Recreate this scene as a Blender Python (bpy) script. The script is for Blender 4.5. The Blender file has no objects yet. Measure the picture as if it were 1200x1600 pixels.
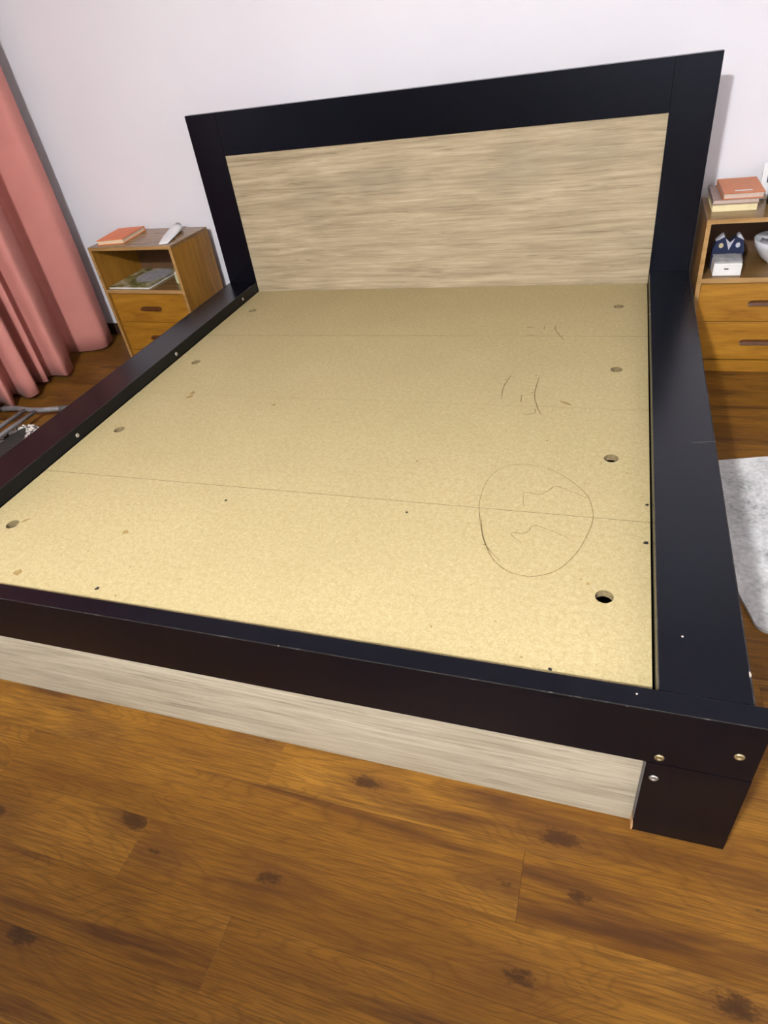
import bpy, bmesh, math, random
from mathutils import Vector, Matrix
random.seed(7)
S = bpy.context.scene
C = S.collection
R = math.radians

# ------------------------------------------------------------------ camera, world, exposure
cam_d = bpy.data.cameras.new('camera')
cam = bpy.data.objects.new('camera', cam_d)
C.objects.link(cam)
cam.location = (1.66977, -2.80252, 1.36885)
cam.rotation_euler = (R(51.8926), R(7.3429), R(17.3406))
cam_d.sensor_fit = 'HORIZONTAL'
cam_d.sensor_width = 36.0
cam_d.lens = 36.0 * 996.45 / 1200.0
cam_d.clip_start = 0.02
S.camera = cam

world = bpy.data.worlds.new('world')
S.world = world
world.use_nodes = True
world.node_tree.nodes['Background'].inputs[0].default_value = (0.02, 0.022, 0.03, 1)
world.node_tree.nodes['Background'].inputs[1].default_value = 0.3

S.view_settings.view_transform = 'Standard'
S.view_settings.look = 'None'
S.view_settings.gamma = 1.0
S.view_settings.use_curve_mapping = False
S.view_settings.exposure = 0.0

LAMP_POS = (0.98, -3.95)
LAMP_EMIT = 2650.0

# ------------------------------------------------------------------ helpers
def link(name, me, mat=None, parent=None):
    o = bpy.data.objects.new(name, me)
    C.objects.link(o)
    if mat is not None and me is not None:
        if len(me.materials) == 0:
            me.materials.append(mat)
    if parent is not None:
        o.parent = parent
    return o

def obj(name, bm, mat, parent=None, smooth=False):
    bmesh.ops.recalc_face_normals(bm, faces=bm.faces[:])
    me = bpy.data.meshes.new(name)
    bm.to_mesh(me)
    bm.free()
    if smooth:
        for p in me.polygons:
            p.use_smooth = True
    return link(name, me, mat, parent)

def thing(name, label, cat, loc=(0, 0, 0), rz=0.0, group=None):
    o = bpy.data.objects.new(name, None)
    C.objects.link(o)
    o.empty_display_size = 0.05
    o.location = loc
    o.rotation_euler = (0, 0, rz)
    return tag(o, label, cat, group)

def tag(o, label, cat, group=None):
    o['label'] = label
    o['category'] = cat
    if group:
        o['group'] = group
    return o

def struct(o, label, cat):
    o['kind'] = 'structure'
    return tag(o, label, cat)

def box(bm, x0, x1, y0, y1, z0, z1, bev=0.0):
    vs = [bm.verts.new(p) for p in ((x0, y0, z0), (x1, y0, z0), (x1, y1, z0), (x0, y1, z0),
                                    (x0, y0, z1), (x1, y0, z1), (x1, y1, z1), (x0, y1, z1))]
    fs = [bm.faces.new([vs[i] for i in f]) for f in
          ((3, 2, 1, 0), (4, 5, 6, 7), (0, 1, 5, 4), (1, 2, 6, 5), (2, 3, 7, 6), (3, 0, 4, 7))]
    if bev > 0:
        es = list({e for f in fs for e in f.edges})
        bmesh.ops.bevel(bm, geom=es, offset=bev, segments=2, profile=0.5, affect='EDGES')
    return bm

def bx(name, x0, x1, y0, y1, z0, z1, mat, parent=None, bev=0.0):
    return obj(name, box(bmesh.new(), x0, x1, y0, y1, z0, z1, bev), mat, parent)

def tube(bm, path, r, seg=14, caps=True):
    pts = [Vector(p) for p in path]
    rings = []
    for i, p in enumerate(pts):
        d = (pts[min(i + 1, len(pts) - 1)] - pts[max(i - 1, 0)]).normalized()
        up = Vector((0, 0, 1)) if abs(d.z) < 0.9 else Vector((1, 0, 0))
        a = d.cross(up).normalized()
        b = a.cross(d).normalized()
        rr = r[i] if isinstance(r, (list, tuple)) else r
        rings.append([bm.verts.new(p + a * rr * math.cos(2 * math.pi * k / seg) + b * rr * math.sin(2 * math.pi * k / seg)) for k in range(seg)])
    for u, v in zip(rings[:-1], rings[1:]):
        for k in range(seg):
            bm.faces.new((u[k], u[(k + 1) % seg], v[(k + 1) % seg], v[k]))
    if caps:
        bm.faces.new(rings[0][::-1])
        bm.faces.new(rings[-1])
    return bm

def lathe(bm, prof, seg=40, cx=0, cy=0):
    rings = []
    for r, z in prof:
        if r < 1e-6:
            rings.append([bm.verts.new((cx, cy, z))])
        else:
            rings.append([bm.verts.new((cx + r * math.cos(2 * math.pi * k / seg), cy + r * math.sin(2 * math.pi * k / seg), z)) for k in range(seg)])
    for u, v in zip(rings[:-1], rings[1:]):
        for k in range(seg):
            k2 = (k + 1) % seg
            if len(u) == 1 and len(v) == 1:
                continue
            if len(u) == 1:
                bm.faces.new((u[0], v[k2], v[k]))
            elif len(v) == 1:
                bm.faces.new((u[k], u[k2], v[0]))
            else:
                bm.faces.new((u[k], u[k2], v[k2], v[k]))
    return bm

def prism(bm, outline, z0, z1):
    a = [bm.verts.new((x, y, z0)) for x, y in outline]
    b = [bm.verts.new((x, y, z1)) for x, y in outline]
    n = len(a)
    bm.faces.new(a[::-1])
    bm.faces.new(b)
    for i in range(n):
        j = (i + 1) % n
        bm.faces.new((a[i], a[j], b[j], b[i]))
    return bm

def catmull(pts, n=6, closed=False):
    out = []
    P = [Vector(p) for p in pts]
    N = len(P)
    rng = range(N) if closed else range(N - 1)
    for i in rng:
        if closed:
            p0, p1, p2, p3 = P[(i - 1) % N], P[i], P[(i + 1) % N], P[(i + 2) % N]
        else:
            p0, p1, p2, p3 = P[max(i - 1, 0)], P[i], P[i + 1], P[min(i + 2, N - 1)]
        for k in range(n):
            t = k / n
            out.append(0.5 * ((2 * p1) + (p2 - p0) * t + (2 * p0 - 5 * p1 + 4 * p2 - p3) * t * t + (3 * p1 - p0 - 3 * p2 + p3) * t ** 3))
    if not closed:
        out.append(P[-1])
    return out

def ribbon(bm, pts, w, z):
    """thin flat stroke lying at height z"""
    P = catmull([(p[0], p[1], 0) for p in pts], 8)
    L, Rr = [], []
    for i, p in enumerate(P):
        d = (P[min(i + 1, len(P) - 1)] - P[max(i - 1, 0)])
        d.normalize()
        n = Vector((-d.y, d.x, 0))
        ww = w * (0.5 + 0.5 * min(1.0, 4 * min(i, len(P) - 1 - i) / len(P))) * random.uniform(0.75, 1.15)
        L.append(bm.verts.new((p.x + n.x * ww / 2, p.y + n.y * ww / 2, z)))
        Rr.append(bm.verts.new((p.x - n.x * ww / 2, p.y - n.y * ww / 2, z)))
    for i in range(len(P) - 1):
        bm.faces.new((Rr[i], Rr[i + 1], L[i + 1], L[i]))

# ------------------------------------------------------------------ materials
class NT:
    def __init__(s, name):
        s.m = bpy.data.materials.new(name)
        s.m.use_nodes = True
        s.t = s.m.node_tree
        s.b = s.t.nodes['Principled BSDF']
    def n(s, typ, **kw):
        nd = s.t.nodes.new(typ)
        for k, v in kw.items():
            setattr(nd, k, v)
        return nd
    def l(s, a, b):
        s.t.links.new(a, b)
    def set(s, **kw):
        for k, v in kw.items():
            s.b.inputs[k.replace('_', ' ')].default_value = v
    def coord(s, scale=(1, 1, 1), rot=(0, 0, 0), rnd=False, loc=(0, 0, 0)):
        tc = s.n('ShaderNodeTexCoord')
        mp = s.n('ShaderNodeMapping')
        mp.inputs['Scale'].default_value = scale
        mp.inputs['Rotation'].default_value = rot
        mp.inputs['Location'].default_value = loc
        if rnd:
            oi = s.n('ShaderNodeObjectInfo')
            mu = s.n('ShaderNodeVectorMath', operation='MULTIPLY_ADD')
            cb = s.n('ShaderNodeCombineXYZ')
            for i in range(3):
                s.l(oi.outputs['Random'], cb.inputs[i])
            s.l(cb.outputs[0], mu.inputs[0])
            mu.inputs[1].default_value = (37.0, 91.0, 13.0)
            s.l(tc.outputs['Object'], mu.inputs[2])
            s.l(mu.outputs[0], mp.inputs['Vector'])
        else:
            s.l(tc.outputs['Object'], mp.inputs['Vector'])
        return mp.outputs[0]
    def noise(s, vec, scale=5, detail=4, rough=0.55, dist=0.0):
        nd = s.n('ShaderNodeTexNoise')
        nd.inputs['Scale'].default_value = scale
        nd.inputs['Detail'].default_value = detail
        nd.inputs['Roughness'].default_value = rough
        nd.inputs['Distortion'].default_value = dist
        s.l(vec, nd.inputs['Vector'])
        return nd.outputs['Fac']
    def ramp(s, fac, stops, interp='LINEAR'):
        r = s.n('ShaderNodeValToRGB')
        r.color_ramp.interpolation = interp
        e = r.color_ramp.elements
        while len(e) > 1:
            e.remove(e[-1])
        e[0].position = stops[0][0]
        e[0].color = col(stops[0][1])
        for p, c in stops[1:]:
            q = e.new(p)
            q.color = col(c)
        s.l(fac, r.inputs[0])
        return r.outputs[0]
    def mix(s, fac, a, b, mode='MIX'):
        m = s.n('ShaderNodeMix', data_type='RGBA', blend_type=mode)
        for val, i in ((fac, 0), (a, 6), (b, 7)):
            if hasattr(val, 'links'):
                s.l(val, m.inputs[i])
            else:
                m.inputs[i].default_value = val if i == 0 else col(val)
        return m.outputs[2]
    def math(s, op, a, b=0.0):
        m = s.n('ShaderNodeMath', operation=op)
        for val, i in ((a, 0), (b, 1)):
            if hasattr(val, 'links'):
                s.l(val, m.inputs[i])
            else:
                m.inputs[i].default_value = val
        return m.outputs[0]
    def bump(s, h, strength=0.2, dist=0.002):
        b = s.n('ShaderNodeBump')
        b.inputs['Strength'].default_value = strength
        b.inputs['Distance'].default_value = dist
        s.l(h, b.inputs['Height'])
        s.l(b.outputs[0], s.b.inputs['Normal'])
    def color(s, c):
        s.l(c, s.b.inputs['Base Color'])

def col(c):
    if isinstance(c, (int, float)):
        return (c, c, c, 1)
    return (c[0], c[1], c[2], 1)

def srgb(r, g, b):
    f = lambda v: (v / 255 / 12.92) if v / 255 <= 0.04045 else ((v / 255 + 0.055) / 1.055) ** 2.4
    return (f(r), f(g), f(b))

def plain(name, c, rough=0.5, spec=0.5, metal=0.0, var=0.12, scale=30):
    k = NT(name)
    f = k.noise(k.coord(), scale, 3)
    k.color(k.ramp(f, [(0.3, tuple(x * (1 - var) for x in c)), (0.7, tuple(min(1, x * (1 + var)) for x in c))]))
    k.set(Roughness=rough, Metallic=metal)
    k.b.inputs['Specular IOR Level'].default_value = spec
    return k.m

def mat_wall():
    k = NT('wall_paint')
    v = k.coord()
    f = k.noise(v, 1.3, 3)
    k.color(k.ramp(f, [(0.3, (0.80, 0.785, 0.825)), (0.7, (0.835, 0.82, 0.855))]))
    k.set(Roughness=0.75)
    k.bump(k.noise(v, 160, 4), 0.12, 0.002)
    return k.m

def mat_floor():
    k = NT('oak_laminate')
    v = k.coord(rnd=True)
    def sc(x, y, z=1.0, src=v):
        m = k.n('ShaderNodeMapping')
        m.inputs['Scale'].default_value = (x, y, z)
        k.l(src, m.inputs['Vector'])
        return m.outputs[0]
    # knots: sparse cells, the grain bends around dark ragged hearts
    vo = k.n('ShaderNodeTexVoronoi', feature='F1', voronoi_dimensions='2D')
    vo.inputs['Scale'].default_value = 1.0
    vo.inputs['Randomness'].default_value = 0.9
    k.l(sc(2.1, 4.6), vo.inputs['Vector'])
    kd = vo.outputs['Distance']
    wob = k.noise(sc(34, 80), 1.0, 5, 0.75)
    sep = k.n('ShaderNodeSeparateColor')
    k.l(vo.outputs['Color'], sep.inputs[0])
    knot = k.math('ADD', kd, k.math('ADD', k.math('MULTIPLY', k.math('SUBTRACT', wob, 0.5), 0.26), k.math('MULTIPLY', sep.outputs[0], 0.09)))
    halo = k.math('ADD', kd, k.math('MULTIPLY', k.math('SUBTRACT', k.noise(sc(5, 22), 1.0, 3), 0.5), 0.5))
    # cathedral grain
    g0 = k.noise(sc(1.3, 8), 1.0, 2, 0.45, 0.5)
    ring = k.math('ADD', k.math('MULTIPLY', g0, 10.0), k.math('MULTIPLY', k.math('POWER', kd, 0.7), 2.5))
    ring = k.math('ADD', ring, k.math('MULTIPLY', k.noise(sc(16, 60), 1.0, 3), 0.16))
    rings = k.math('ABSOLUTE', k.math('SUBTRACT', k.math('FRACT', k.math('MULTIPLY', ring, 2.0)), 0.5))
    fine = k.noise(sc(9, 260), 1.0, 4, 0.7, 0.2)
    tone = k.noise(sc(1.6, 7), 1.0, 3, 0.6)
    base = k.ramp(tone, [(0.28, (0.130, 0.054, 0.008)), (0.5, (0.200, 0.090, 0.012)), (0.75, (0.285, 0.138, 0.020))])
    c1 = k.mix(k.math('MULTIPLY', k.ramp(rings, [(0.0, 1.0), (0.2, 0.0)]), 0.36), base, (0.080, 0.032, 0.008))
    c2 = k.mix(k.ramp(fine, [(0.40, 0.62), (0.58, 0.0)]), c1, (0.085, 0.035, 0.009))
    c3 = k.mix(k.ramp(halo, [(0.03, 0.55), (0.26, 0.0)]), c2, (0.075, 0.030, 0.010))
    c3 = k.mix(k.ramp(knot, [(0.03, 0.9), (0.07, 0.7), (0.10, 0.0)]), c3, (0.042, 0.018, 0.007))
    # long dark mineral streaks
    st = k.noise(sc(0.9, 13), 1.0, 4, 0.6, 0.5)
    c4 = k.mix(k.ramp(st, [(0.55, 0.0), (0.66, 0.78)]), c3, (0.055, 0.021, 0.009))
    k.color(c4)
    k.set(Roughness=0.42)
    k.b.inputs['Specular IOR Level'].default_value = 0.14
    k.bump(fine, 0.08, 0.001)
    return k.m

def mat_laminate(name, dark, mid, light, smudge=0.0):
    """pale oak printed laminate, grain along X"""
    k = NT(name)
    v = k.coord()
    def sc(x, y, z):
        m = k.n('ShaderNodeMapping')
        m.inputs['Scale'].default_value = (x, y, z)
        k.l(v, m.inputs['Vector'])
        return m.outputs[0]
    w = k.noise(sc(3.0, 3, 14), 1.0, 3, 0.5, 0.5)
    a = k.noise(sc(2.0, 8, 46), 1.0, 5, 0.66, 1.2)
    b = k.noise(sc(6, 30, 190), 1.0, 4, 0.7, 0.4)
    t = k.math('ADD', k.math('MULTIPLY', a, 0.52), k.math('ADD', k.math('MULTIPLY', b, 0.32), k.math('MULTIPLY', w, 0.16)))
    c = k.ramp(t, [(0.36, dark), (0.5, mid), (0.64, light)])
    pore = k.noise(sc(4, 40, 90), 1.0, 3, 0.6, 1.2)
    c = k.mix(k.ramp(pore, [(0.60, 0.0), (0.68, 0.40)]), c, tuple(x * 0.5 for x in dark))
    if smudge:
        s = k.noise(sc(1.7, 1, 3.2), 1.0, 3, 0.5)
        c = k.mix(k.ramp(s, [(0.56, 0.0), (0.74, smudge)]), c, (0.20, 0.165, 0.115))
    k.color(c)
    k.set(Roughness=0.5)
    k.b.inputs['Specular IOR Level'].default_value = 0.3
    return k.m

def mat_chip():
    k = NT('chipboard')
    v = k.coord()
    big = k.noise(v, 1.6, 4)
    med = k.noise(v, 80, 4, 0.7)
    fin = k.noise(v, 260, 3, 0.75)
    base = k.ramp(big, [(0.3, (0.362, 0.298, 0.152)), (0.7, (0.420, 0.348, 0.183))])
    c = k.mix(k.ramp(med, [(0.38, 0.40), (0.58, 0.0)]), base, (0.30, 0.225, 0.09))
    c = k.mix(k.ramp(fin, [(0.33, 0.55), (0.48, 0.0), (0.55, 0.0)]), c, (0.30, 0.21, 0.085))
    c = k.mix(k.ramp(fin, [(0.55, 0.0), (0.72, 0.5)]), c, (0.60, 0.51, 0.29))
    vo = k.n('ShaderNodeTexVoronoi', feature='F1')
    vo.inputs['Scale'].default_value = 23
    k.l(v, vo.inputs['Vector'])
    c = k.mix(k.ramp(vo.outputs['Distance'], [(0.04, 0.55), (0.075, 0.0)]), c, (0.22, 0.15, 0.06))
    k.color(c)
    k.set(Roughness=0.62)
    k.b.inputs['Specular IOR Level'].default_value = 0.25
    k.bump(fin, 0.1, 0.0008)
    return k.m

def mat_black():
    k = NT('black_wenge_laminate')
    v = k.coord(scale=(1, 1, 1))
    f = k.noise(v, 90, 4)
    k.color(k.ramp(f, [(0.35, (0.0014, 0.0015, 0.0032)), (0.7, (0.0028, 0.0028, 0.0052))]))
    k.set(Roughness=0.24)
    k.b.inputs['Specular IOR Level'].default_value = 0.31
    k.b.inputs['Specular Tint'].default_value = (0.74, 0.83, 1.0, 1)
    return k.m

def mat_edge():
    k = NT('worn_black_edging')
    v = k.coord(scale=(1, 1, 1))
    f = k.noise(v, 38, 5, 0.7)
    k.color(k.ramp(f, [(0.52, (0.008, 0.007, 0.008)), (0.64, (0.05, 0.044, 0.044)), (0.78, (0.30, 0.26, 0.22))]))
    k.set(Roughness=0.5)
    return k.m

def mat_veneer(name, dark, mid, light, rough=0.35, g=(3, 22, 26), h=(14, 90, 160)):
    k = NT(name)
    v = k.coord()
    def sc(x, y, z):
        m = k.n('ShaderNodeMapping')
        m.inputs['Scale'].default_value = (x, y, z)
        k.l(v, m.inputs['Vector'])
        return m.outputs[0]
    a = k.noise(sc(*g), 1.0, 4, 0.6, 0.8)
    b = k.noise(sc(*h), 1.0, 3, 0.7)
    t = k.math('ADD', k.math('MULTIPLY', a, 0.7), k.math('MULTIPLY', b, 0.3))
    k.color(k.ramp(t, [(0.34, dark), (0.5, mid), (0.66, light)]))
    k.set(Roughness=rough)
    k.b.inputs['Specular IOR Level'].default_value = 0.4
    return k.m

def mat_fabric(name, dark, light, scale=500, rough=0.9, sheen=0.04):
    k = NT(name)
    v = k.coord()
    w = k.noise(v, scale, 2)
    b = k.noise(v, 6, 3)
    t = k.math('ADD', k.math('MULTIPLY', w, 0.5), k.math('MULTIPLY', b, 0.5))
    k.color(k.ramp(t, [(0.3, dark), (0.7, light)]))
    k.set(Roughness=rough)
    k.b.inputs['Sheen Weight'].default_value = sheen
    k.bump(w, 0.2, 0.001)
    return k.m

def mat_rug():
    k = NT('grey_pile')
    v = k.coord()
    a = k.noise(v, 6, 5, 0.65, 0.6)
    b = k.noise(v, 70, 4, 0.7)
    t = k.math('ADD', k.math('MULTIPLY', a, 0.55), k.math('MULTIPLY', b, 0.45))
    k.color(k.ramp(t, [(0.33, (0.17, 0.17, 0.165)), (0.45, (0.43, 0.432, 0.43)), (0.62, (0.66, 0.66, 0.66))]))
    k.set(Roughness=0.95)
    k.bump(b, 0.5, 0.006)
    return k.m

def mat_cover():
    k = NT('white_cloth_black_veins')
    v = k.coord()
    vo = k.n('ShaderNodeTexVoronoi', feature='DISTANCE_TO_EDGE')
    vo.inputs['Scale'].default_value = 24
    k.l(v, vo.inputs['Vector'])
    k.color(k.ramp(vo.outputs['Distance'], [(0.045, (0.02, 0.02, 0.02)), (0.075, (0.72, 0.69, 0.62))]))
    k.set(Roughness=0.9)
    return k.m

def mat_mesh():
    k = NT('dark_ribbed_metal')
    v = k.coord()
    wv = k.n('ShaderNodeTexWave', wave_type='BANDS', bands_direction='Y')
    wv.inputs['Scale'].default_value = 20
    k.l(v, wv.inputs['Vector'])
    k.color(k.ramp(wv.outputs['Fac'], [(0.3, (0.006, 0.006, 0.006)), (0.7, (0.055, 0.053, 0.05))]))
    k.set(Roughness=0.6)
    k.bump(wv.outputs['Fac'], 0.6, 0.004)
    return k.m

def mat_magazine():
    k = NT('printed_landscape_cover')
    v = k.coord()
    a = k.noise(v, 14, 4, 0.6)
    gr = k.ramp(a, [(0.36, (0.04, 0.05, 0.015)), (0.46, (0.22, 0.22, 0.07)), (0.55, (0.50, 0.42, 0.26)), (0.62, (0.60, 0.60, 0.55))])
    tc = k.n('ShaderNodeTexCoord')
    ds = k.n('ShaderNodeVectorMath', operation='DISTANCE')
    mp = k.n('ShaderNodeMapping')
    mp.inputs['Scale'].default_value = (1.0, 0.9, 0.0)
    k.l(tc.outputs['Object'], mp.inputs['Vector'])
    k.l(mp.outputs[0], ds.inputs[0])
    ds.inputs[1].default_value = (0.165, 0.165, 0)
    dd = k.math('ADD', ds.outputs['Value'], k.math('MULTIPLY', a, 0.03))
    gy = k.ramp(k.noise(v, 40, 4), [(0.3, (0.36, 0.35, 0.37)), (0.7, (0.58, 0.56, 0.60))])
    k.color(k.mix(k.ramp(dd, [(0.104, 1.0), (0.112, 0.0)]), gr, gy))
    k.set(Roughness=0.3)
    return k.m

M = {}
M['wall'] = mat_wall()
M['ceiling'] = plain('ceiling_paint', (0.86, 0.85, 0.85), 0.85, 0.2, var=0.02)
M['floor'] = mat_floor()
M['subfloor'] = plain('subfloor', (0.03, 0.016, 0.007), 0.8)
M['skirt'] = plain('dark_skirting', (0.045, 0.022, 0.012), 0.5)
M['head_panel'] = mat_laminate('pale_oak_headboard', (0.235, 0.183, 0.112), (0.375, 0.302, 0.192), (0.51, 0.42, 0.28), 0.55)
M['foot_panel'] = mat_laminate('pale_oak_plinth', (0.23, 0.195, 0.137), (0.365, 0.318, 0.233), (0.49, 0.435, 0.33), 0.0)
M['chip'] = mat_chip()
M['chip_dark'] = plain('chip_core_shaded', (0.20, 0.15, 0.07), 0.9, var=0.35, scale=200)  # board core, darkened to paint shade into finger holes and seams
M['black'] = mat_black()
M['edge'] = mat_edge()
M['chipped'] = plain('bare_chip', (0.45, 0.26, 0.12), 0.8)
M['pencil'] = plain('pencil_line', (0.215, 0.158, 0.072), 0.8, 0.2, var=0.35, scale=180)
M['stain'] = plain('brown_stain', (0.27, 0.19, 0.07), 0.7, 0.2, var=0.2, scale=120)
M['hole'] = plain('nail_hole_dark', (0.012, 0.009, 0.006), 0.9)
M['brass'] = plain('brass_screw', (0.42, 0.34, 0.18), 0.4, 0.5, 0.85)
M['steel'] = plain('zinc_screw', (0.48, 0.46, 0.41), 0.4, 0.5, 0.85)
M['veneer'] = mat_veneer('golden_brown_veneer', (0.24, 0.104, 0.010), (0.34, 0.155, 0.015), (0.43, 0.21, 0.026))
M['veneer_side'] = mat_veneer('golden_brown_side_veneer', (0.22, 0.098, 0.012), (0.29, 0.132, 0.016), (0.36, 0.172, 0.024), 0.35, (26, 30, 3), (150, 160, 12))
M['veneer_top'] = mat_veneer('brown_veneer_top', (0.17, 0.092, 0.030), (0.21, 0.118, 0.040), (0.25, 0.145, 0.052), 0.25)
M['veneer_edge'] = mat_veneer('light_edge_banding', (0.30, 0.165, 0.055), (0.38, 0.22, 0.08), (0.45, 0.27, 0.11))
M['veneer_dark'] = plain('dark_handle_wood', (0.085, 0.030, 0.008), 0.4)
M['hardboard'] = plain('brown_hardboard', (0.12, 0.060, 0.025), 0.6)
M['curtain'] = mat_fabric('dusty_pink_cloth', (0.50, 0.195, 0.165), (0.60, 0.245, 0.205), 420)
M['rug'] = mat_rug()
M['orange'] = plain('orange_cover', (0.72, 0.170, 0.036), 0.45, var=0.06)
M['orange2'] = plain('terracotta_cover', (0.52, 0.150, 0.036), 0.45, var=0.06)
M['taupe'] = plain('taupe_cover', (0.31, 0.215, 0.185), 0.5)
M['cream'] = plain('cream_cover', (0.80, 0.69, 0.40), 0.5, var=0.05)
M['page'] = plain('book_pages', (0.74, 0.60, 0.42), 0.9, 0.1, var=0.1, scale=200)
M['page_pink'] = plain('grey_pages', (0.56, 0.44, 0.37), 0.9, 0.1, var=0.1, scale=200)
M['white'] = plain('white_plastic', (0.80, 0.80, 0.80), 0.35, var=0.03)
M['offwhite'] = plain('white_card', (0.78, 0.77, 0.74), 0.6, var=0.05)
M['greyfilm'] = plain('grey_film', (0.34, 0.335, 0.34), 0.25, var=0.2)
M['navy'] = plain('navy_cloth', (0.006, 0.013, 0.050), 0.8)
M['collar'] = plain('white_collar_cloth', (0.45, 0.45, 0.49), 0.8)
M['badge'] = plain('pale_gold_badge', (0.45, 0.38, 0.22), 0.6)
M['china'] = plain('white_china', (0.76, 0.77, 0.80), 0.2, var=0.05)
M['blackgloss'] = plain('black_gloss', (0.010, 0.011, 0.012), 0.2)
M['photo'] = plain('dark_photo', (0.05, 0.075, 0.085), 0.25, var=0.5, scale=40)
M['palegreen'] = plain('pale_green_plastic', (0.52, 0.58, 0.36), 0.4)
M['mag'] = mat_magazine()
M['tubegrey'] = plain('grey_painted_tube', (0.24, 0.235, 0.245), 0.4, 0.5, 0.3)
M['capgrey'] = plain('dark_grey_plastic', (0.085, 0.08, 0.08), 0.55)
M['cover'] = mat_cover()
M['mesh'] = mat_mesh()
M['rod'] = plain('dark_rod', (0.03, 0.025, 0.022), 0.4, 0.5, 0.5)
k = NT('clear_plastic')
k.set(Roughness=0.12)
k.b.inputs['Base Color'].default_value = (0.9, 0.92, 0.92, 1)
k.b.inputs['Transmission Weight'].default_value = 0.8
k.b.inputs['IOR'].default_value = 1.3
M['clear'] = k.m
k = NT('lamp_glass_lit')
k.b.inputs['Base Color'].default_value = (0.9, 0.9, 0.9, 1)
k.b.inputs['Emission Color'].default_value = (0.965, 0.985, 1.0, 1)
k.b.inputs['Emission Strength'].default_value = LAMP_EMIT
M['lampglass'] = k.m

# ------------------------------------------------------------------ the room
X0, X1, Y0, Y1, ZC = -1.50, 3.30, -4.30, 0.325, 2.62

floor = bx('floor', X0, X1, Y0, Y1, -0.06, -0.008, M['subfloor'])
struct(floor, 'warm brown oak laminate floor with dark knots', 'floor')
PW, PL, GAP = 0.133, 1.28, 0.0003
def plank_mesh(L, W):
    bm = bmesh.new()
    box(bm, 0, L, 0, W, -0.008, 0)
    top = [e for e in bm.edges if all(v.co.z > -0.001 for v in e.verts)]
    bmesh.ops.bevel(bm, geom=top, offset=0.0003, segments=1, affect='EDGES')
    bmesh.ops.recalc_face_normals(bm, faces=bm.faces[:])
    me = bpy.data.meshes.new('plank')
    bm.to_mesh(me)
    bm.free()
    me.materials.append(M['floor'])
    return me
full = plank_mesh(PL - GAP, PW - GAP)
row = 0
ya = -2.200 - PW * 16
while ya < Y1:
    y0, y1 = max(ya, Y0), min(ya + PW, Y1)
    if y1 - y0 > 0.01:
        # known end joints in the two rows in front of the bed foot
        if abs(ya + 2.333) < 0.01 or abs(ya + 2.200) < 0.01:
            off = 1.007 if abs(ya + 2.200) < 0.01 else 1.60
        elif abs(ya + 2.466) < 0.01:
            off = 0.775
        else:
            off = random.uniform(0, PL)
        x = off - PL * math.ceil((off - X0) / PL)
        while x < X1:
            a, b = max(x, X0), min(x + PL, X1)
            if b - a > 0.02:
                me = full if (a == x and b == x + PL and y0 == ya and y1 == ya + PW) else plank_mesh(b - a - GAP, y1 - y0 - GAP)
                p = link('plank', me, None, floor)
                p.location = (a, y0, 0)
            x += PL
    ya += PW
    row += 1

T = 0.10
struct(bx('wall_back', X0 - T, X1 + T, Y1, Y1 + T, -0.06, ZC, M['wall']), 'white painted wall behind the headboard', 'wall')
struct(bx('wall_left', X0 - T, X0, Y0, Y1, -0.06, ZC, M['wall']), 'white wall behind the pink curtain', 'wall')
struct(bx('wall_right', X1, X1 + T, Y0, Y1, -0.06, ZC, M['wall']), 'white side wall beyond the grey rug', 'wall')
struct(bx('wall_front', X0 - T, X1 + T, Y0 - T, Y0, -0.06, ZC, M['wall']), 'white wall facing the foot of the bed', 'wall')
struct(bx('ceiling', X0 - T, X1 + T, Y0 - T, Y1 + T, ZC, ZC + 0.1, M['ceiling']), 'plain white ceiling', 'ceiling')
def skirting(name, x0, x1, y0, y1, label):
    struct(bx(name, x0, x1, y0, y1, 0, 0.07, M['skirt'], None, 0.003), label, 'baseboard')
skirting('baseboard_back', X0, X1, Y1 - 0.014, Y1, 'dark brown baseboard under the headboard wall')
skirting('baseboard_left', X0, X0 + 0.014, Y0, Y1 - 0.014, 'dark brown baseboard behind the curtain')
skirting('baseboard_right', X1 - 0.014, X1, Y0, Y1 - 0.014, 'dark brown baseboard on the side wall')
skirting('baseboard_front', X0 + 0.014, X1 - 0.014, Y0, Y0 + 0.014, 'dark brown baseboard on the wall facing the bed foot')

# ceiling lamp (out of frame, lights the room)
lamp = thing('ceiling_lamp', 'round white glass lamp fixed to the ceiling', 'lamp', (LAMP_POS[0], LAMP_POS[1], ZC))
obj('lamp_base', lathe(bmesh.new(), [(0, -0.001), (0.11, -0.001), (0.115, -0.02), (0.10, -0.028), (0, -0.028)]), M['white'], lamp, True)
obj('lamp_shade', lathe(bmesh.new(), [(0, -0.03), (0.095, -0.03), (0.093, -0.048), (0.078, -0.066), (0.051, -0.079), (0.024, -0.085), (0, -0.086)]), M['lampglass'], lamp, True)

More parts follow.
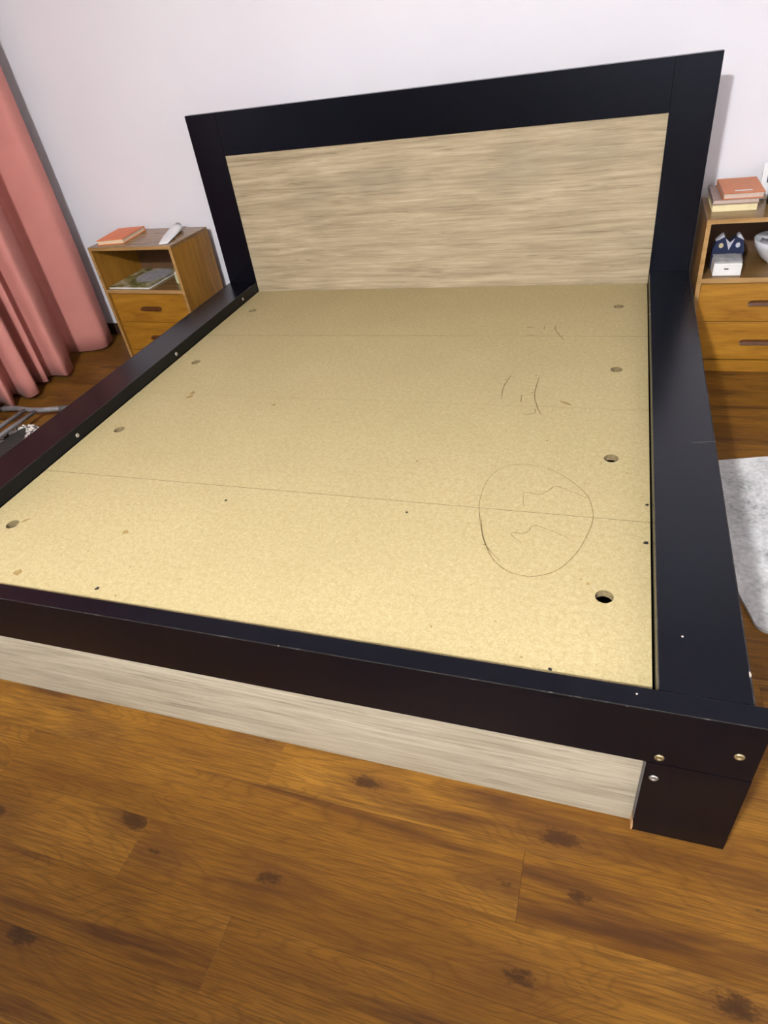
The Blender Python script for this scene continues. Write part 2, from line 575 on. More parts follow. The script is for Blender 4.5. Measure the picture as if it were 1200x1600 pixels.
# ------------------------------------------------------------------ the bed
W, L, RW = 1.80, 2.062, 0.148
ZR, ZB, RH, ZH = 0.409, 0.363, 0.156, 1.127
YF = -2.105
bed = thing('bed_frame', 'large black and pale oak double bed frame with bare chipboard base', 'bed')
BLK = M['black']
zb_r = ZR - RH
for side in (-1, 1):
    x0, x1 = (-RW, 0) if side < 0 else (W, W + RW)
    bx('head_post', x0, x1, 0.0, 0.036, 0.0, ZH, BLK, bed, 0.0012)
    xi0, xi1 = (x0, x1 - 0.002) if side < 0 else (x0 + 0.002, x1)
    rail = bx('side_rail', xi0, xi1, -L, -0.0005, zb_r, ZR, BLK, bed, 0.0015)
    xo = -RW if side < 0 else W + RW
    e = bx('edge_banding', xo - 0.0012 - (0.0006 if side < 0 else 0), xo + 0.0012 + (0.0006 if side > 0 else 0) - 0.0006, -L + 0.002, -0.002, ZR - 0.003, ZR + 0.0004, M['edge'], rail)
    xn = 0 - 0.003 if side < 0 else W + 0.003
    bx('edge_banding', xn - 0.0008, xn + 0.0008, -L + 0.002, -0.05, ZR - 0.002, ZR + 0.0003, M['edge'], rail)
    # recessed pale side panel under the rail
    xs0, xs1 = (-0.085, -0.067) if side < 0 else (W + 0.067, W + 0.085)
    bx('side_panel', xs0, xs1, YF + 0.05, -0.002, 0.0, zb_r - 0.0005, M['foot_panel'], bed)
bx('head_rail', 0.0, W, 0.0, 0.036, ZH - 0.164, ZH, BLK, bed, 0.0012)
bx('head_panel', -0.001, W + 0.001, 0.005, 0.026, 0.12, ZH - 0.1645, M['head_panel'], bed)
foot = bx('foot_rail', -0.170, W + 0.170, YF, -L - 0.0005, zb_r, ZR, BLK, bed, 0.0015)
bx('edge_banding', -0.168, W + 0.168, YF - 0.0004, YF + 0.0012, ZR - 0.0015, ZR + 0.0004, M['edge'], foot)
bx('foot_panel', 0.0, W, YF + 0.020, YF + 0.038, 0.0, zb_r - 0.0005, M['foot_panel'], bed)
for side in (-1, 1):
    bm = bmesh.new()
    if side > 0:
        o1 = [(W, YF), (W + 0.170, YF), (W + 0.170, YF + 0.16), (W + 0.148, YF + 0.16), (W + 0.148, YF + 0.022), (W, YF + 0.022)]
    else:
        o1 = [(0, YF), (0, YF + 0.022), (-0.148, YF + 0.022), (-0.148, YF + 0.16), (-0.170, YF + 0.16), (-0.170, YF)]
    prism(bm, o1, 0.0, zb_r - 0.0008)
    leg = obj('leg', bm, BLK, bed)
    xe = W if side > 0 else 0
    bx('edge_banding', xe - 0.0006 if side > 0 else xe - 0.001, xe + 0.001 if side > 0 else xe + 0.0006, YF - 0.0003, YF + 0.021, 0.045, zb_r - 0.002, M['capgrey'], leg)
    # bare chip at the foot of the leg
    bm = bmesh.new()
    sg = -1 if side > 0 else 1
    pts = [(0, 0.0), (0, 0.045), (0.002, 0.030), (0.0035, 0.012), (0.003, 0.0)]
    a = [bm.verts.new((xe - sg * p[0] + sg * 0.0008, YF - 0.0006, p[1])) for p in pts]
    b = [bm.verts.new((xe - sg * p[0] + sg * 0.0008, YF + 0.020, p[1] * 0.9)) for p in pts]
    bm.faces.new(a)
    bm.faces.new(b[::-1])
    for i in range(len(pts)):
        j = (i + 1) % len(pts)
        bm.faces.new((a[i], b[i], b[j], a[j]))
    obj('bare_chip', bm, M['chipped'], leg)

# small worn chips along the top edges
def chip(parent, x, y, z, sx, sy, sz):
    bm = bmesh.new()
    bmesh.ops.create_icosphere(bm, subdivisions=1, radius=1)
    for v in bm.verts:
        k = random.uniform(0.75, 1.2)
        v.co = Vector((x + v.co.x * sx * k, y + v.co.y * sy * k, z + v.co.z * sz * k))
    obj('worn_chip', bm, M['edge_l'], parent)
M['edge_l'] = plain('pale_worn_core', (0.42, 0.36, 0.30), 0.8)
for x, s in ((0.34, .006), (0.62, .004), (1.10, .004), (1.42, .004), (1.628, .009), (1.66, .005), (1.70, .003), (1.755, .008), (1.80, .006)):
    chip(foot, x, YF + 0.0006, ZR - 0.0006, s, 0.0012, 0.0012)
chip(foot, 1.768, -2.078, ZR + 0.0001, 0.0022, 0.0022, 0.0005)
chip(rail, 1.845, -1.935, ZR + 0.0001, 0.0024, 0.0024, 0.0006)
chip(rail, W + RW, -2.00, ZR - 0.001, 0.002, 0.010, 0.002)
chip(rail, W + RW, -1.264, ZR - 0.001, 0.0016, 0.008, 0.0016)
chip(rail, W + 0.0025, -0.34, ZR - 0.004, 0.002, 0.006, 0.004)
chip(rail, W + 0.0025, -0.42, ZR - 0.006, 0.002, 0.004, 0.006)
bm = bmesh.new()
ribbon(bm, [(1.894, -1.274), (1.92, -1.27), (1.946, -1.264)], 0.0022, ZR + 0.0004)
obj('scratch', bm, M['capgrey'], rail)

# chipboard base: four loose boards, each with two finger holes
def board_mesh(x0, x1, y0, y1, z0, z1, holes, r):
    bm = bmesh.new()
    xs = [x0]
    for hx, hy in holes:
        xs += [hx - 0.06, hx + 0.06]
    xs.append(x1)
    N = 32
    for z, up in ((z1, True), (z0, False)):
        for i in range(len(xs) - 1):
            a, b = xs[i], xs[i + 1]
            mid = (a + b) / 2
            h = [q for q in holes if a < q[0] < b]
            if not h:
                bm.faces.new([bm.verts.new(p) for p in ((a, y0, z), (b, y0, z), (b, y1, z), (a, y1, z))])
                continue
            hx, hy = h[0]
            for ya_, yb_ in ((y0, hy - 0.06), (hy + 0.06, y1)):
                bm.faces.new([bm.verts.new(p) for p in ((a, ya_, z), (b, ya_, z), (b, yb_, z), (a, yb_, z))])
            inn, out = [], []
            for q in range(N):
                t = 2 * math.pi * q / N
                c, s_ = math.cos(t), math.sin(t)
                m = max(abs(c), abs(s_))
                inn.append(bm.verts.new((hx + r * c, hy + r * s_, z)))
                out.append(bm.verts.new((hx + 0.06 * c / m, hy + 0.06 * s_ / m, z)))
            for q in range(N):
                w = (q + 1) % N
                bm.faces.new((inn[q], out[q], out[w], inn[w]))
    for hx, hy in holes:
        ra = [[bm.verts.new((hx + r * math.cos(2 * math.pi * q / N), hy + r * math.sin(2 * math.pi * q / N), z)) for q in range(N)] for z in (z0, z1)]
        for q in range(N):
            w = (q + 1) % N
            bm.faces.new((ra[0][q], ra[1][q], ra[1][w], ra[0][w])).material_index = 1
    for p in (((x0, y0), (x1, y0)), ((x1, y0), (x1, y1)), ((x1, y1), (x0, y1)), ((x0, y1), (x0, y0))):
        bm.faces.new([bm.verts.new(v) for v in ((*p[0], z0), (*p[1], z0), (*p[1], z1), (*p[0], z1))]).material_index = 1
    bmesh.ops.remove_doubles(bm, verts=bm.verts[:], dist=1e-5)
    return bm

boards = []
seams = [0.0, -0.521, -1.038, -1.556, -L + 0.0005]
for i in range(4):
    ya_, yb_ = seams[i + 1] + 0.0008, seams[i] - 0.0008
    hy = (-0.246, -0.780, -1.299, -1.813)[i]
    hx = ((0.090, 1.695), (0.101, 1.702), (0.102, 1.704), (0.105, 1.708))[i]
    dz = (0.0, -0.0004, 0.0002, 0.0)[i]
    b = obj('bed_board', board_mesh(0.0015, W - 0.0015, ya_, yb_, ZB - 0.018 + dz, ZB + dz, [(hx[0], hy), (hx[1], hy)], 0.0185), M['chip'], bed)
    b.data.materials.append(M['chip_dark'])
    boards.append((b, ya_, yb_, ZB + dz))
bx('centre_beam', 0.86, 0.94, -L + 0.02, -0.004, ZB - 0.09, ZB - 0.019, M['foot_panel'], bed)
for x0, x1 in ((0.0, 0.03), (W - 0.03, W)):
    bx('side_ledge', x0, x1, -L + 0.02, -0.004, ZB - 0.06, ZB - 0.019, BLK, bed)
for y in (-0.521, -1.038, -1.556):
    bx('cross_beam', 0.03, W - 0.03, y - 0.03, y + 0.03, ZB - 0.05, ZB - 0.0195, BLK, bed)

def board_for(y):
    for q in boards:
        if q[1] - 0.002 <= y <= q[2] + 0.002:
            return q
    return boards[-1]

marks = {
 'ring': [[(1.479, -1.355), (1.431, -1.37), (1.399, -1.434), (1.394, -1.525), (1.408, -1.599), (1.429, -1.667), (1.458, -1.729), (1.494, -1.766), (1.536, -1.78), (1.576, -1.772), (1.613, -1.743), (1.644, -1.686), (1.662, -1.624), (1.672, -1.561), (1.666, -1.511), (1.653, -1.471), (1.625, -1.431), (1.58, -1.387), (1.529, -1.358), (1.479, -1.355), (1.455, -1.354)],
          [(1.412, -1.60), (1.426, -1.661), (1.447, -1.704), (1.481, -1.741)],
          [(1.506, -1.537), (1.499, -1.495), (1.503, -1.477), (1.538, -1.481), (1.559, -1.462), (1.573, -1.443), (1.604, -1.454), (1.654, -1.482)],
          [(1.52, -1.673), (1.492, -1.647), (1.5, -1.639), (1.517, -1.64), (1.529, -1.628), (1.537, -1.608), (1.557, -1.609), (1.622, -1.639)]],
 'fork': [[(1.464, -0.845), (1.462, -0.935), (1.467, -0.989), (1.482, -1.046), (1.498, -1.09)],
          [(1.452, -0.96), (1.463, -0.941)],
          [(1.371, -0.836), (1.359, -0.915), (1.364, -1.002)],
          [(1.423, -0.968), (1.428, -1.019)],
          [(1.443, -1.089), (1.465, -1.085), (1.479, -1.075), (1.473, -1.053)]],
 'top': [[(1.475, -0.425), (1.478, -0.462), (1.494, -0.505), (1.520, -0.560)],
         [(1.436, -0.432), (1.437, -0.462)],
         [(1.368, -0.445), (1.402, -0.447)],
         [(1.380, -0.515), (1.412, -0.518)]],
}
for nm, strokes in marks.items():
    for s_ in strokes:
        bm = bmesh.new()
        w = 0.0024 if nm == 'ring' else 0.0034
        if nm != 'ring' and s_ is strokes[0]:
            w = 0.0042
        ribbon(bm, s_, w, ZB + 0.0006)
        own = boards[{'ring': 3, 'fork': 1, 'top': 0}[nm]][0]
        obj('pencil_mark', bm, M['pencil'], own)
def blob(x, y, sx, sy, rot, mat, name='stain'):
    bm = bmesh.new()
    n = 14
    vs = []
    for q in range(n):
        t = 2 * math.pi * q / n
        k = random.uniform(0.75, 1.2)
        px, py = sx * k * math.cos(t), sy * k * math.sin(t)
        vs.append(bm.verts.new((x + px * math.cos(rot) - py * math.sin(rot), y + px * math.sin(rot) + py * math.cos(rot), board_for(y)[3] + 0.0005)))
    bm.faces.new(vs)
    return obj(name, bm, mat, board_for(y)[0])
blob(0.236, -1.036, 0.010, 0.022, 0.2, M['stain'])
blob(0.241, -1.058, 0.010, 0.016, -0.3, M['stain'])
blob(1.562, -1.011, 0.021, 0.006, -0.6, M['stain'])
blob(0.483, -1.792, 0.010, 0.008, 0.3, M['stain'])
blob(0.599, -1.094, 0.008, 0.007, 0.0, M['stain'])
blob(0.135, -1.792, 0.016, 0.004, 0.9, M['stain'])
blob(0.283, -1.984, 0.012, 0.012, 0.0, M['stain'])
for i in range(26):
    blob(random.uniform(0.2, 1.75), random.uniform(-2.03, -0.2), random.uniform(.002, .0045), random.uniform(.002, .004), random.uniform(0, 3), M['stain'])
for x, y, s_ in ((1.792, -1.49, .0045), (1.789, -1.63, .0055), (1.787, -2.035, .004), (0.545, -1.995, .0055), (1.62, -2.02, .004), (0.70, -1.62, .004), (1.22, -1.60, .0035)):
    blob(x, y, s_, s_, 0, M['hole'], 'nail_hole')

def screw(parent, p, n, r, mat):
    """pan-head screw with a dark hex socket"""
    bm = bmesh.new()
    lathe(bm, [(0, -0.002), (r, -0.002), (r, 0.0006), (r * 0.85, 0.0022), (r * 0.5, 0.003), (r * 0.45, 0.0012), (0, 0.0012)], 20)
    q = Vector((0, 0, 1)).rotation_difference(Vector(n))
    o = obj('screw', bm, mat, parent, True)
    o.location = p
    o.rotation_euler = q.to_euler()
for p, m in (((1.820, YF, 0.274), 'brass'), ((1.938, YF, 0.321), 'brass'), ((1.819, YF, 0.205), 'steel'), ((-0.020, YF, 0.274), 'brass'), ((-0.138, YF, 0.321), 'brass'), ((-0.019, YF, 0.205), 'steel')):
    screw(bed, p, (0, -1, 0), 0.0085, M[m])
for y in (-1.380, -0.753, -0.155):
    screw(bed, (-0.002, y, 0.384), (1, 0, 0), 0.0075, M['steel'])

# ------------------------------------------------------------------ nightstands
def nightstand(label, loc, rz, h=0.614, w=0.530, d=0.318):
    t = thing('nightstand', label, 'nightstand', loc, rz, 'brown nightstands beside the bed')
    th = 0.016
    V, E = M['veneer'], M['veneer_edge']
    for x0 in (0.0, w - th):
        sp = bx('side_panel', x0, x0 + th, 0.0015, d, 0.0, h - th - 0.0003, M['veneer_side'], t)
        bx('edge_banding', x0, x0 + th, 0.0, 0.0014, 0.0, h - th - 0.0003, E, sp)
    tp = bx('top', 0.0, w, 0.0015, d, h - th, h, M['veneer_top'], t)
    bx('edge_banding', 0.0, w, 0.0, 0.0014, h - th, h, E, tp)
    sh = bx('shelf', th + 0.0003, w - th - 0.0003, 0.003, d - 0.006, 0.378, 0.396, M['veneer_top'], t)
    bx('edge_banding', th + 0.0003, w - th - 0.0003, 0.0016, 0.003, 0.378, 0.396, E, sh)
    bx('back_panel', th, w - th, d - 0.0055, d - 0.001, 0.03, h - th - 0.0005, M['hardboard'], t)
    rec = 0.016
    for z0, z1 in ((0.217, 0.3755), (0.054, 0.2145)):
        bm = box(bmesh.new(), th + 0.002, w - th - 0.002, rec, rec + 0.018, z0, z1, 0.0015)
        dr = obj('drawer', bm, V, t)
        # bar pull: two short posts and a bar, tapering at the ends
        zc = (z0 + z1) / 2 - 0.004
        bm = bmesh.new()
        cx = w / 2
        sec = [(-0.066, 0.004), (-0.060, 0.009), (-0.045, 0.011), (0.045, 0.011), (0.060, 0.009), (0.066, 0.004)]
        prev = None
        for sx, hh in sec:
            ring = [bm.verts.new((cx + sx, rec - 0.016, zc - 0.006)), bm.verts.new((cx + sx, rec + 0.001, zc - 0.006 + 0.004)),
                    bm.verts.new((cx + sx, rec + 0.001, zc + hh)), bm.verts.new((cx + sx, rec - 0.013, zc + hh * 0.5))]
            if prev:
                for q in range(4):
                    bm.faces.new((prev[q], prev[(q + 1) % 4], ring[(q + 1) % 4], ring[q]))
            else:
                bm.faces.new(ring)
            prev = ring
        bm.faces.new(prev[::-1])
        obj('handle', bm, M['veneer_dark'], dr)
    bx('plinth', th + 0.0003, w - th - 0.0003, 0.014, 0.030, 0.0, 0.050, V, t)
    return t
ns_l = nightstand('brown nightstand by the pink curtain with an orange book on top', (-0.917, -0.020, 0), R(-4.0))
ns_r = nightstand('brown nightstand by the grey rug with three stacked books on top', (1.977, -0.062, 0), 0.0)

# ------------------------------------------------------------------ books and small things
def book(label, loc, rz, w, d, h, cov, page, spine='left', group=None):
    t = thing('book', label, 'book', loc, rz, group)
    c = 0.0022
    bm = bmesh.new()
    box(bm, 0, w, 0, d, 0, c)
    box(bm, 0, w, 0, d, h - c, h)
    if spine == 'left':
        box(bm, 0, c, 0, d, c, h - c)
    elif spine == 'front':
        box(bm, 0, w, 0, c, c, h - c)
    elif spine == 'back':
        box(bm, 0, w, d - c, d, c, h - c)
    obj('cover', bm, cov, t)
    i = 0.004
    x0, y0, y1 = (c, i, d - i) if spine == 'left' else (i, c if spine == 'front' else i, d - i if spine != 'back' else d - c)
    bx('pages', x0, w - i, y0, y1, c, h - c, page, t)
    return t
NZ = 0.614
book('bright orange hardcover book on the nightstand by the curtain', (-0.878, 0.014, NZ), R(6), 0.156, 0.232, 0.022, M['orange'], M['page'], 'back')
b1 = book('pale cream book at the bottom of the three stacked books', (1.998, 0.042, NZ), R(0), 0.152, 0.215, 0.028, M['cream'], M['cream'], 'front', 'books stacked on the nightstand')
b2 = book('taupe book in the middle of the three stacked books', (1.996, 0.030, NZ + 0.0281), R(0), 0.157, 0.222, 0.016, M['taupe'], M['page_pink'], 'left', 'books stacked on the nightstand')
b3 = book('terracotta orange book on top of the three stacked books', (2.027, 0.030, NZ + 0.0442), R(1), 0.139, 0.228, 0.021, M['orange2'], M['page_pink'], 'back', 'books stacked on the nightstand')
bx('title_label', 0.042, 0.100, 0.028, 0.040, 0.0210, 0.0213, M['offwhite'], b3)

# white tube with clear cap lying on the left nightstand
tb = thing('cream_tube', 'white tapered plastic tube with a clear cap lying on the nightstand', 'tube', (-0.448, -0.022, NZ), R(14))
bm = bmesh.new()
prev = None
for i in range(13):
    f = i / 12
    y = 0.0 + 0.235 * f
    hw = 0.024 + 0.010 * math.sin(f * math.pi * 0.8)
    hz = 0.0025 + 0.015 * f ** 0.8
    ring = [bm.verts.new((hw * math.cos(2 * math.pi * q / 20), y, hz + hz * math.sin(2 * math.pi * q / 20))) for q in range(20)]
    if prev:
        for q in range(20):
            bm.faces.new((prev[q], prev[(q + 1) % 20], ring[(q + 1) % 20], ring[q]))
    else:
        bm.faces.new(ring)
    prev = ring
bm.faces.new(prev[::-1])
obj('body', bm, M['white'], tb, True)
bm = bmesh.new()
tube(bm, [(0, 0.236, 0.0185), (0, 0.262, 0.0185), (0, 0.268, 0.0185)], [0.018, 0.0175, 0.014], 20)
obj('cap', bm, M['clear'], tb, True)

# landscape magazine on the shelf of the left nightstand
mg = thing('picture_book', 'glossy picture book with a grey boulder cover on the nightstand shelf', 'book', (-0.893, -0.005, 0.396), R(-4))
bx('cover', 0, 0.272, 0, 0.300, 0.0075, 0.009, M['mag'], mg)
bx('pages', 0.001, 0.271, 0.002, 0.299, 0.0008, 0.0075, M['offwhite'], mg)
bx('back_cover', 0, 0.272, 0, 0.300, 0, 0.0008, M['mag'], mg)
pj = thing('pill_bottle', 'small pale green bottle peeking from the nightstand shelf', 'bottle', (-0.483, 0.062, 0.396))
obj('body', lathe(bmesh.new(), [(0, 0), (0.018, 0), (0.020, 0.004), (0.020, 0.040), (0.016, 0.046), (0, 0.046)], 24), M['palegreen'], pj, True)
obj('cap', lathe(bmesh.new(), [(0, 0.046), (0.015, 0.046), (0.015, 0.058), (0.013, 0.060), (0, 0.060)], 24), M['offwhite'], pj, True)

# right nightstand shelf: carton, small folded shirt, bowl
SZ = 0.396
cb = thing('carton', 'small white box with a grey film lid on the nightstand shelf', 'box', (2.030, -0.036, SZ))
bx('body', 0, 0.100, 0, 0.085, 0, 0.048, M['offwhite'], cb, 0.004)
bm = bmesh.new()
nx, ny = 10, 8
g = [[bm.verts.new((-0.001 + 0.102 * i / nx, 0.018 + 0.068 * j / ny, 0.0484 + 0.010 * math.sin(j / ny * 1.5) + random.uniform(0, 0.0025))) for j in range(ny + 1)] for i in range(nx + 1)]
for i in range(nx):
    for j in range(ny):
        bm.faces.new((g[i][j], g[i + 1][j], g[i + 1][j + 1], g[i][j + 1]))
o = obj('film', bm, M['greyfilm'], cb, True)
m = o.modifiers.new('solid', 'SOLIDIFY')
m.thickness = 0.0006
bx('slot', 0.038, 0.054, -0.0006, 0.0004, 0.026, 0.030, M['blackgloss'], cb)

st = thing('folded_shirt', 'tiny folded navy shirt with a white collar behind the white box', 'shirt', (2.028, 0.0505, SZ))
bm = bmesh.new()
prof = [(0.0, 0.0), (0.108, 0.0), (0.110, 0.075), (0.100, 0.112), (0.078, 0.122), (0.055, 0.100), (0.032, 0.122), (0.010, 0.112), (-0.002, 0.075)]
a = [bm.verts.new((x, 0.0, z)) for x, z in prof]
b = [bm.verts.new((x, 0.035, z)) for x, z in prof]
bm.faces.new(a)
bm.faces.new(b[::-1])
for i in range(len(prof)):
    j = (i + 1) % len(prof)
    bm.faces.new((a[i], b[i], b[j], a[j]))
obj('body', bm, M['navy'], st)
def slab(pts, y, th, mat, name, parent):
    bm = bmesh.new()
    a = [bm.verts.new((x, y, z)) for x, z in pts]
    b = [bm.verts.new((x, y + th, z)) for x, z in pts]
    bm.faces.new(a)
    bm.faces.new(b[::-1])
    for i in range(len(pts)):
        j = (i + 1) % len(pts)
        bm.faces.new((a[i], b[i], b[j], a[j]))
    return obj(name, bm, mat, parent)
slab([(0.004, 0.108), (0.034, 0.122), (0.030, 0.132), (0.022, 0.128)], -0.003, 0.028, M['collar'], 'collar', st)
slab([(0.104, 0.108), (0.076, 0.122), (0.082, 0.132), (0.090, 0.128)], -0.003, 0.028, M['collar'], 'collar', st)
slab([(0.038, 0.117), (0.055, 0.072), (0.070, 0.115), (0.055, 0.100)], -0.0015, 0.003, M['collar'], 'placket', st)
for x, mt in ((0.026, 'badge'), (0.085, 'collar')):
    slab([(x + 0.0085 * math.cos(q * math.pi / 4), 0.090 + 0.010 * math.sin(q * math.pi / 4)) for q in range(8)], -0.0012, 0.001, M[mt], 'badge', st)

bw = thing('bowl', 'white china bowl on the nightstand shelf', 'bowl', (2.282, 0.085, SZ))
obj('body', lathe(bmesh.new(), [(0, 0.004), (0.040, 0.004), (0.040, 0.0), (0.046, 0.0), (0.048, 0.010), (0.080, 0.035), (0.104, 0.075), (0.110, 0.100), (0.107, 0.101), (0.099, 0.076), (0.075, 0.040), (0.040, 0.018), (0, 0.016)], 48), M['china'], bw, True)
bm = bmesh.new()
nn = 22
ring0 = []
vs = {}
for i in range(7):
    r = 0.088 * i / 6
    for q in range(nn):
        if i == 0 and q:
            vs[i, q] = vs[0, 0]
            continue
        t = 2 * math.pi * q / nn
        vs[i, q] = bm.verts.new((r * math.cos(t), r * math.sin(t), 0.078 + 0.012 * math.sin(3 * t + i) * (i / 6) + random.uniform(-.004, .004) + 0.008 * (1 - i / 6)))
for i in range(6):
    for q in range(nn):
        f = [vs[i, q], vs[i + 1, q], vs[i + 1, (q + 1) % nn], vs[i, (q + 1) % nn]]
        f = list(dict.fromkeys(f))
        bm.faces.new(f)
nk = obj('napkin', bm, M['collar'], None, True)
tag(nk, 'crumpled white napkin lying in the china bowl', 'napkin')
nk.location = (2.282, 0.085, SZ)
m = nk.modifiers.new('solid', 'SOLIDIFY')
m.thickness = 0.001

# photo frame and black jar on top of the right nightstand, cut by the picture edge
pf = thing('photo_frame', 'small white framed photo behind the stacked books', 'photo frame', (2.172, 0.185, NZ))
pf.rotation_euler = (R(-10), 0, 0)
for x0, x1, z0, z1 in ((0, 0.018, 0.0, 0.124), (0.122, 0.14, 0.0, 0.124), (0.0182, 0.1218, 0.108, 0.124), (0.0182, 0.1218, 0.0, 0.056)):
    bx('frame', x0, x1, 0, 0.010, z0, z1, M['white'], pf)
bx('photo', 0.0182, 0.1218, 0.004, 0.009, 0.0562, 0.1078, M['photo'], pf)
jr = thing('jar', 'small black jar beside the stacked books', 'jar', (2.222, 0.115, NZ))
obj('body', lathe(bmesh.new(), [(0, 0), (0.030, 0), (0.033, 0.004), (0.033, 0.048), (0.028, 0.054), (0, 0.054)], 32), M['blackgloss'], jr, True)
obj('lid', lathe(bmesh.new(), [(0, 0.0542), (0.031, 0.0542), (0.031, 0.068), (0.028, 0.070), (0, 0.070)], 32), M['capgrey'], jr, True)

# ------------------------------------------------------------------ curtain
plan = [(-1.192, 0.190), (-1.170, 0.125), (-1.180, 0.085), (-1.265, 0.045), (-1.350, 0.000), (-1.300, -0.075), (-1.205, -0.165), (-1.150, -0.270), (-1.175, -0.297), (-1.262, -0.285),
        (-1.290, -0.310), (-1.222, -0.352), (-1.245, -0.372), (-1.318, -0.365), (-1.300, -0.400), (-1.175, -0.475), (-1.170, -0.505), (-1.215, -0.520), (-1.302, -0.500), (-1.310, -0.530), (-1.230, -0.612), (-1.245, -0.632), (-1.335, -0.606)]
y = -0.66
while y > -1.95:
    plan += [(-1.34, y), (-1.23 + random.uniform(-.02, .03), y - 0.075), (-1.25, y - 0.105), (-1.335, y - 0.085)]
    y -= random.uniform(0.12, 0.17)
P = catmull([(a, b, 0) for a, b in plan], 5)
bm = bmesh.new()
NZc = 26
cols = []
for i, p in enumerate(P):
    c_ = []
    for j in range(NZc + 1):
        z = 0.022 + (2.40 - 0.022) * j / NZc
        sw = 0.006 * math.sin(z * 2.1 + i * 0.13)
        z2 = z
        if j == 0:
            z2 = 0.018 + 0.007 * math.sin(i * 0.35)
        c_.append(bm.verts.new((p.x + sw, p.y + 0.004 * math.sin(z * 3.0 + i * 0.2), z2)))
    cols.append(c_)
for i in range(len(P) - 1):
    for j in range(NZc):
        bm.faces.new((cols[i][j], cols[i + 1][j], cols[i + 1][j + 1], cols[i][j + 1]))
cu = thing('curtain', 'dusty pink floor-length curtain hanging in folds', 'curtain', (0, 0, 0))
o = obj('cloth', bm, M['curtain'], cu, True)
m = o.modifiers.new('solid', 'SOLIDIFY')
m.thickness = 0.0022
rodt = thing('curtain_rod', 'dark curtain rod fixed above the pink curtain', 'curtain rod', (-1.26, 0.25, 2.43))
obj('rod', tube(bmesh.new(), [(0, 0.0, 0), (0, -2.4, 0)], 0.012, 16), M['rod'], rodt, True)
for yy in (-0.05, -1.2, -2.3):
    bx('bracket', -0.239, -0.008, yy - 0.008, yy + 0.008, -0.008, 0.008, M['rod'], rodt)

# ------------------------------------------------------------------ rug
rg_outline = []
rw, rl, rr = 1.15, 0.765, 0.035
for cx, cy, a0 in ((rw - rr, -rr, 0), (rr, -rr, 90), (rr, -rl + rr, 180), (rw - rr, -rl + rr, 270)):
    for q in range(9):
        t = R(a0 + 90 * q / 8)
        rg_outline.append((cx + rr * math.cos(t), cy + rr * math.sin(t)))
bm = prism(bmesh.new(), rg_outline, 0.0008, 0.010)
rug = obj('rug', bm, M['rug'])
tag(rug, 'mottled grey short-pile rug on the floor beside the bed', 'rug')
rug.location = (1.904, -0.787, 0)
rug.rotation_euler = (0, 0, R(15.0))

# ------------------------------------------------------------------ folded ironing board on the floor (underside up)
ib = thing('ironing_board', 'folded ironing board lying on the floor between bed and curtain', 'ironing board', (-0.925, -0.812, 0), R(14))
def il(x, y, z):
    """room point -> ironing board frame"""
    dx, dy, a = x + 0.925, y + 0.812, R(-14)
    return (dx * math.cos(a) - dy * math.sin(a), dx * math.sin(a) + dy * math.cos(a), z)
half = [(0.0, 0.0), (0.028, -0.008), (0.054, -0.032), (0.072, -0.075), (0.088, -0.15), (0.118, -0.30), (0.155, -0.50), (0.175, -0.75), (0.172, -1.12), (0.150, -1.20), (0.10, -1.225)]
outl = catmull([(-x, y, 0) for x, y in half[::-1]] + [(x, y, 0) for x, y in half[1:]], 5, True)
outl2 = [(p.x, p.y) for p in outl]
bm = prism(bmesh.new(), outl2, 0.002, 0.026)
obj('pad', bm, M['collar'], ib)
bm = prism(bmesh.new(), [(x * 0.93, -0.6 + (yy + 0.6) * 0.975) for x, yy in outl2], 0.0262, 0.034)
obj('metal_deck', bm, M['mesh'], ib)
# elastic hem of the cover rolled over the rim
bm = bmesh.new()
sec = [(0.004, 0.001), (0.008, 0.014), (0.004, 0.030), (-0.008, 0.042), (-0.028, 0.046), (-0.046, 0.041), (-0.048, 0.035), (-0.026, 0.026)]
N = len(outl)
rings = []
for i in range(N):
    d = (outl[(i + 1) % N] - outl[i - 1]).normalized()
    n = Vector((-d.y, d.x, 0))
    if n.dot(outl[i] - Vector((0, -0.6, 0))) < 0:
        n = -n
    wv = 1 + 0.12 * math.sin(i * 1.9) + 0.08 * math.sin(i * 0.7)
    if n.x < -0.45:
        wv *= 0.25
    rings.append([bm.verts.new(outl[i] + n * (s_[0] * (wv if s_[0] < 0 else 1)) + Vector((0, 0, s_[1] * (1 + 0.06 * math.sin(i * 1.3))))) for s_ in sec])
for i in range(N):
    u, v = rings[i], rings[(i + 1) % N]
    for q in range(len(sec)):
        bm.faces.new((u[q], u[(q + 1) % len(sec)], v[(q + 1) % len(sec)], v[q]))
obj('cover', bm, M['cover'], ib, True)
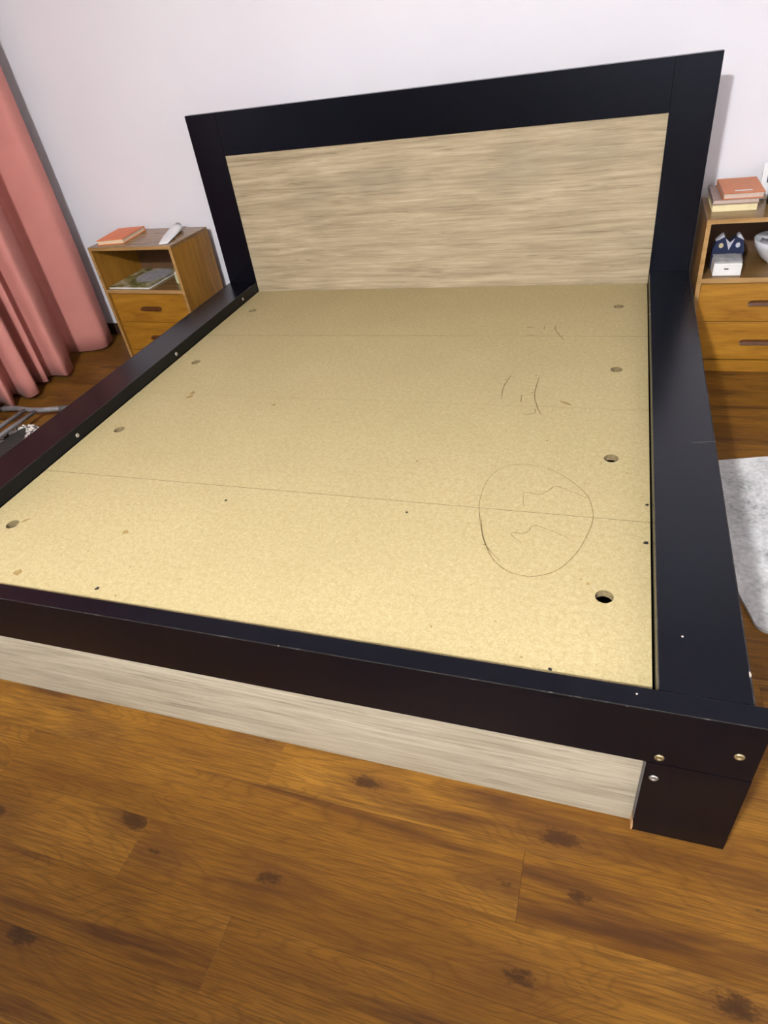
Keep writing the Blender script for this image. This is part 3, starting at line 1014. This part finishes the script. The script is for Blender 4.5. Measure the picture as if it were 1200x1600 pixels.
# folded legs: two long tubes running to a cross bar
for x, ye in ((-1.026, -0.730), (-0.954, -0.738)):
    obj('leg', tube(bmesh.new(), [il(x, ye, 0.062), il(x + 0.004, -0.92, 0.068), il(x + 0.012, -1.62, 0.068), il(x + 0.03, -1.77, 0.05)], 0.0105, 14), M['tubegrey'], ib, True)
obj('foot_bar', tube(bmesh.new(), [il(*p) for p in catmull([(-1.205, -0.680, 0.036), (-1.120, -0.692, 0.048), (-1.055, -0.712, 0.058), (-0.955, -0.718, 0.060), (-0.875, -0.690, 0.054), (-0.849, -0.678, 0.050)], 5)], 0.0125, 16), M['tubegrey'], ib, True)
obj('end_cap', tube(bmesh.new(), [il(-0.855, -0.680, 0.0505), il(-0.805, -0.658, 0.046)], 0.0145, 16), M['capgrey'], ib, True)
obj('end_cap', tube(bmesh.new(), [il(-1.203, -0.680, 0.036), il(-1.240, -0.677, 0.030)], 0.0145, 16), M['capgrey'], ib, True)
bx('pivot_block', -0.12, -0.03, -0.46, -0.42, 0.034, 0.056, M['capgrey'], ib, 0.003)

# ------------------------------------------------------------------ dark wardrobes behind the photographer (unseen, added only to shade the near floor)
def shade_wardrobe(label, x0, w):
    t = thing('shade_wardrobe', label, 'shade_wardrobe', (x0, -3.62, 0), 0, 'wardrobes added to shade the floor')
    h, d = 2.09, 0.55
    bx('body', 0, w, -d, -0.022, 0.06, h - 0.025, M['hardboard'], t)
    bx('top', -0.004, w + 0.004, -d, 0.004, h - 0.024, h, M['hardboard'], t)
    bx('plinth', 0.01, w - 0.01, -d, -0.04, 0, 0.0595, M['skirt'], t)
    for i in range(2):
        a = 0.003 + i * w / 2
        dr = bx('door', a, a + w / 2 - 0.006, -0.0215, 0.0, 0.064, h - 0.028, M['hardboard'], t, 0.002)
        hx = a + (w / 2 - 0.045 if i == 0 else 0.035)
        obj('handle', tube(bmesh.new(), [(hx, 0.0, 0.74), (hx, 0.028, 0.75), (hx, 0.028, 0.89), (hx, 0.0, 0.90)], 0.005, 10), M['steel'], dr, True)
shade_wardrobe('dark brown wardrobe facing the bed foot, added out of view to shade the floor, on the curtain side', -0.62, 0.92)
shade_wardrobe('dark brown wardrobe facing the bed foot, added out of view to shade the floor, on the rug side', 0.32, 0.92)
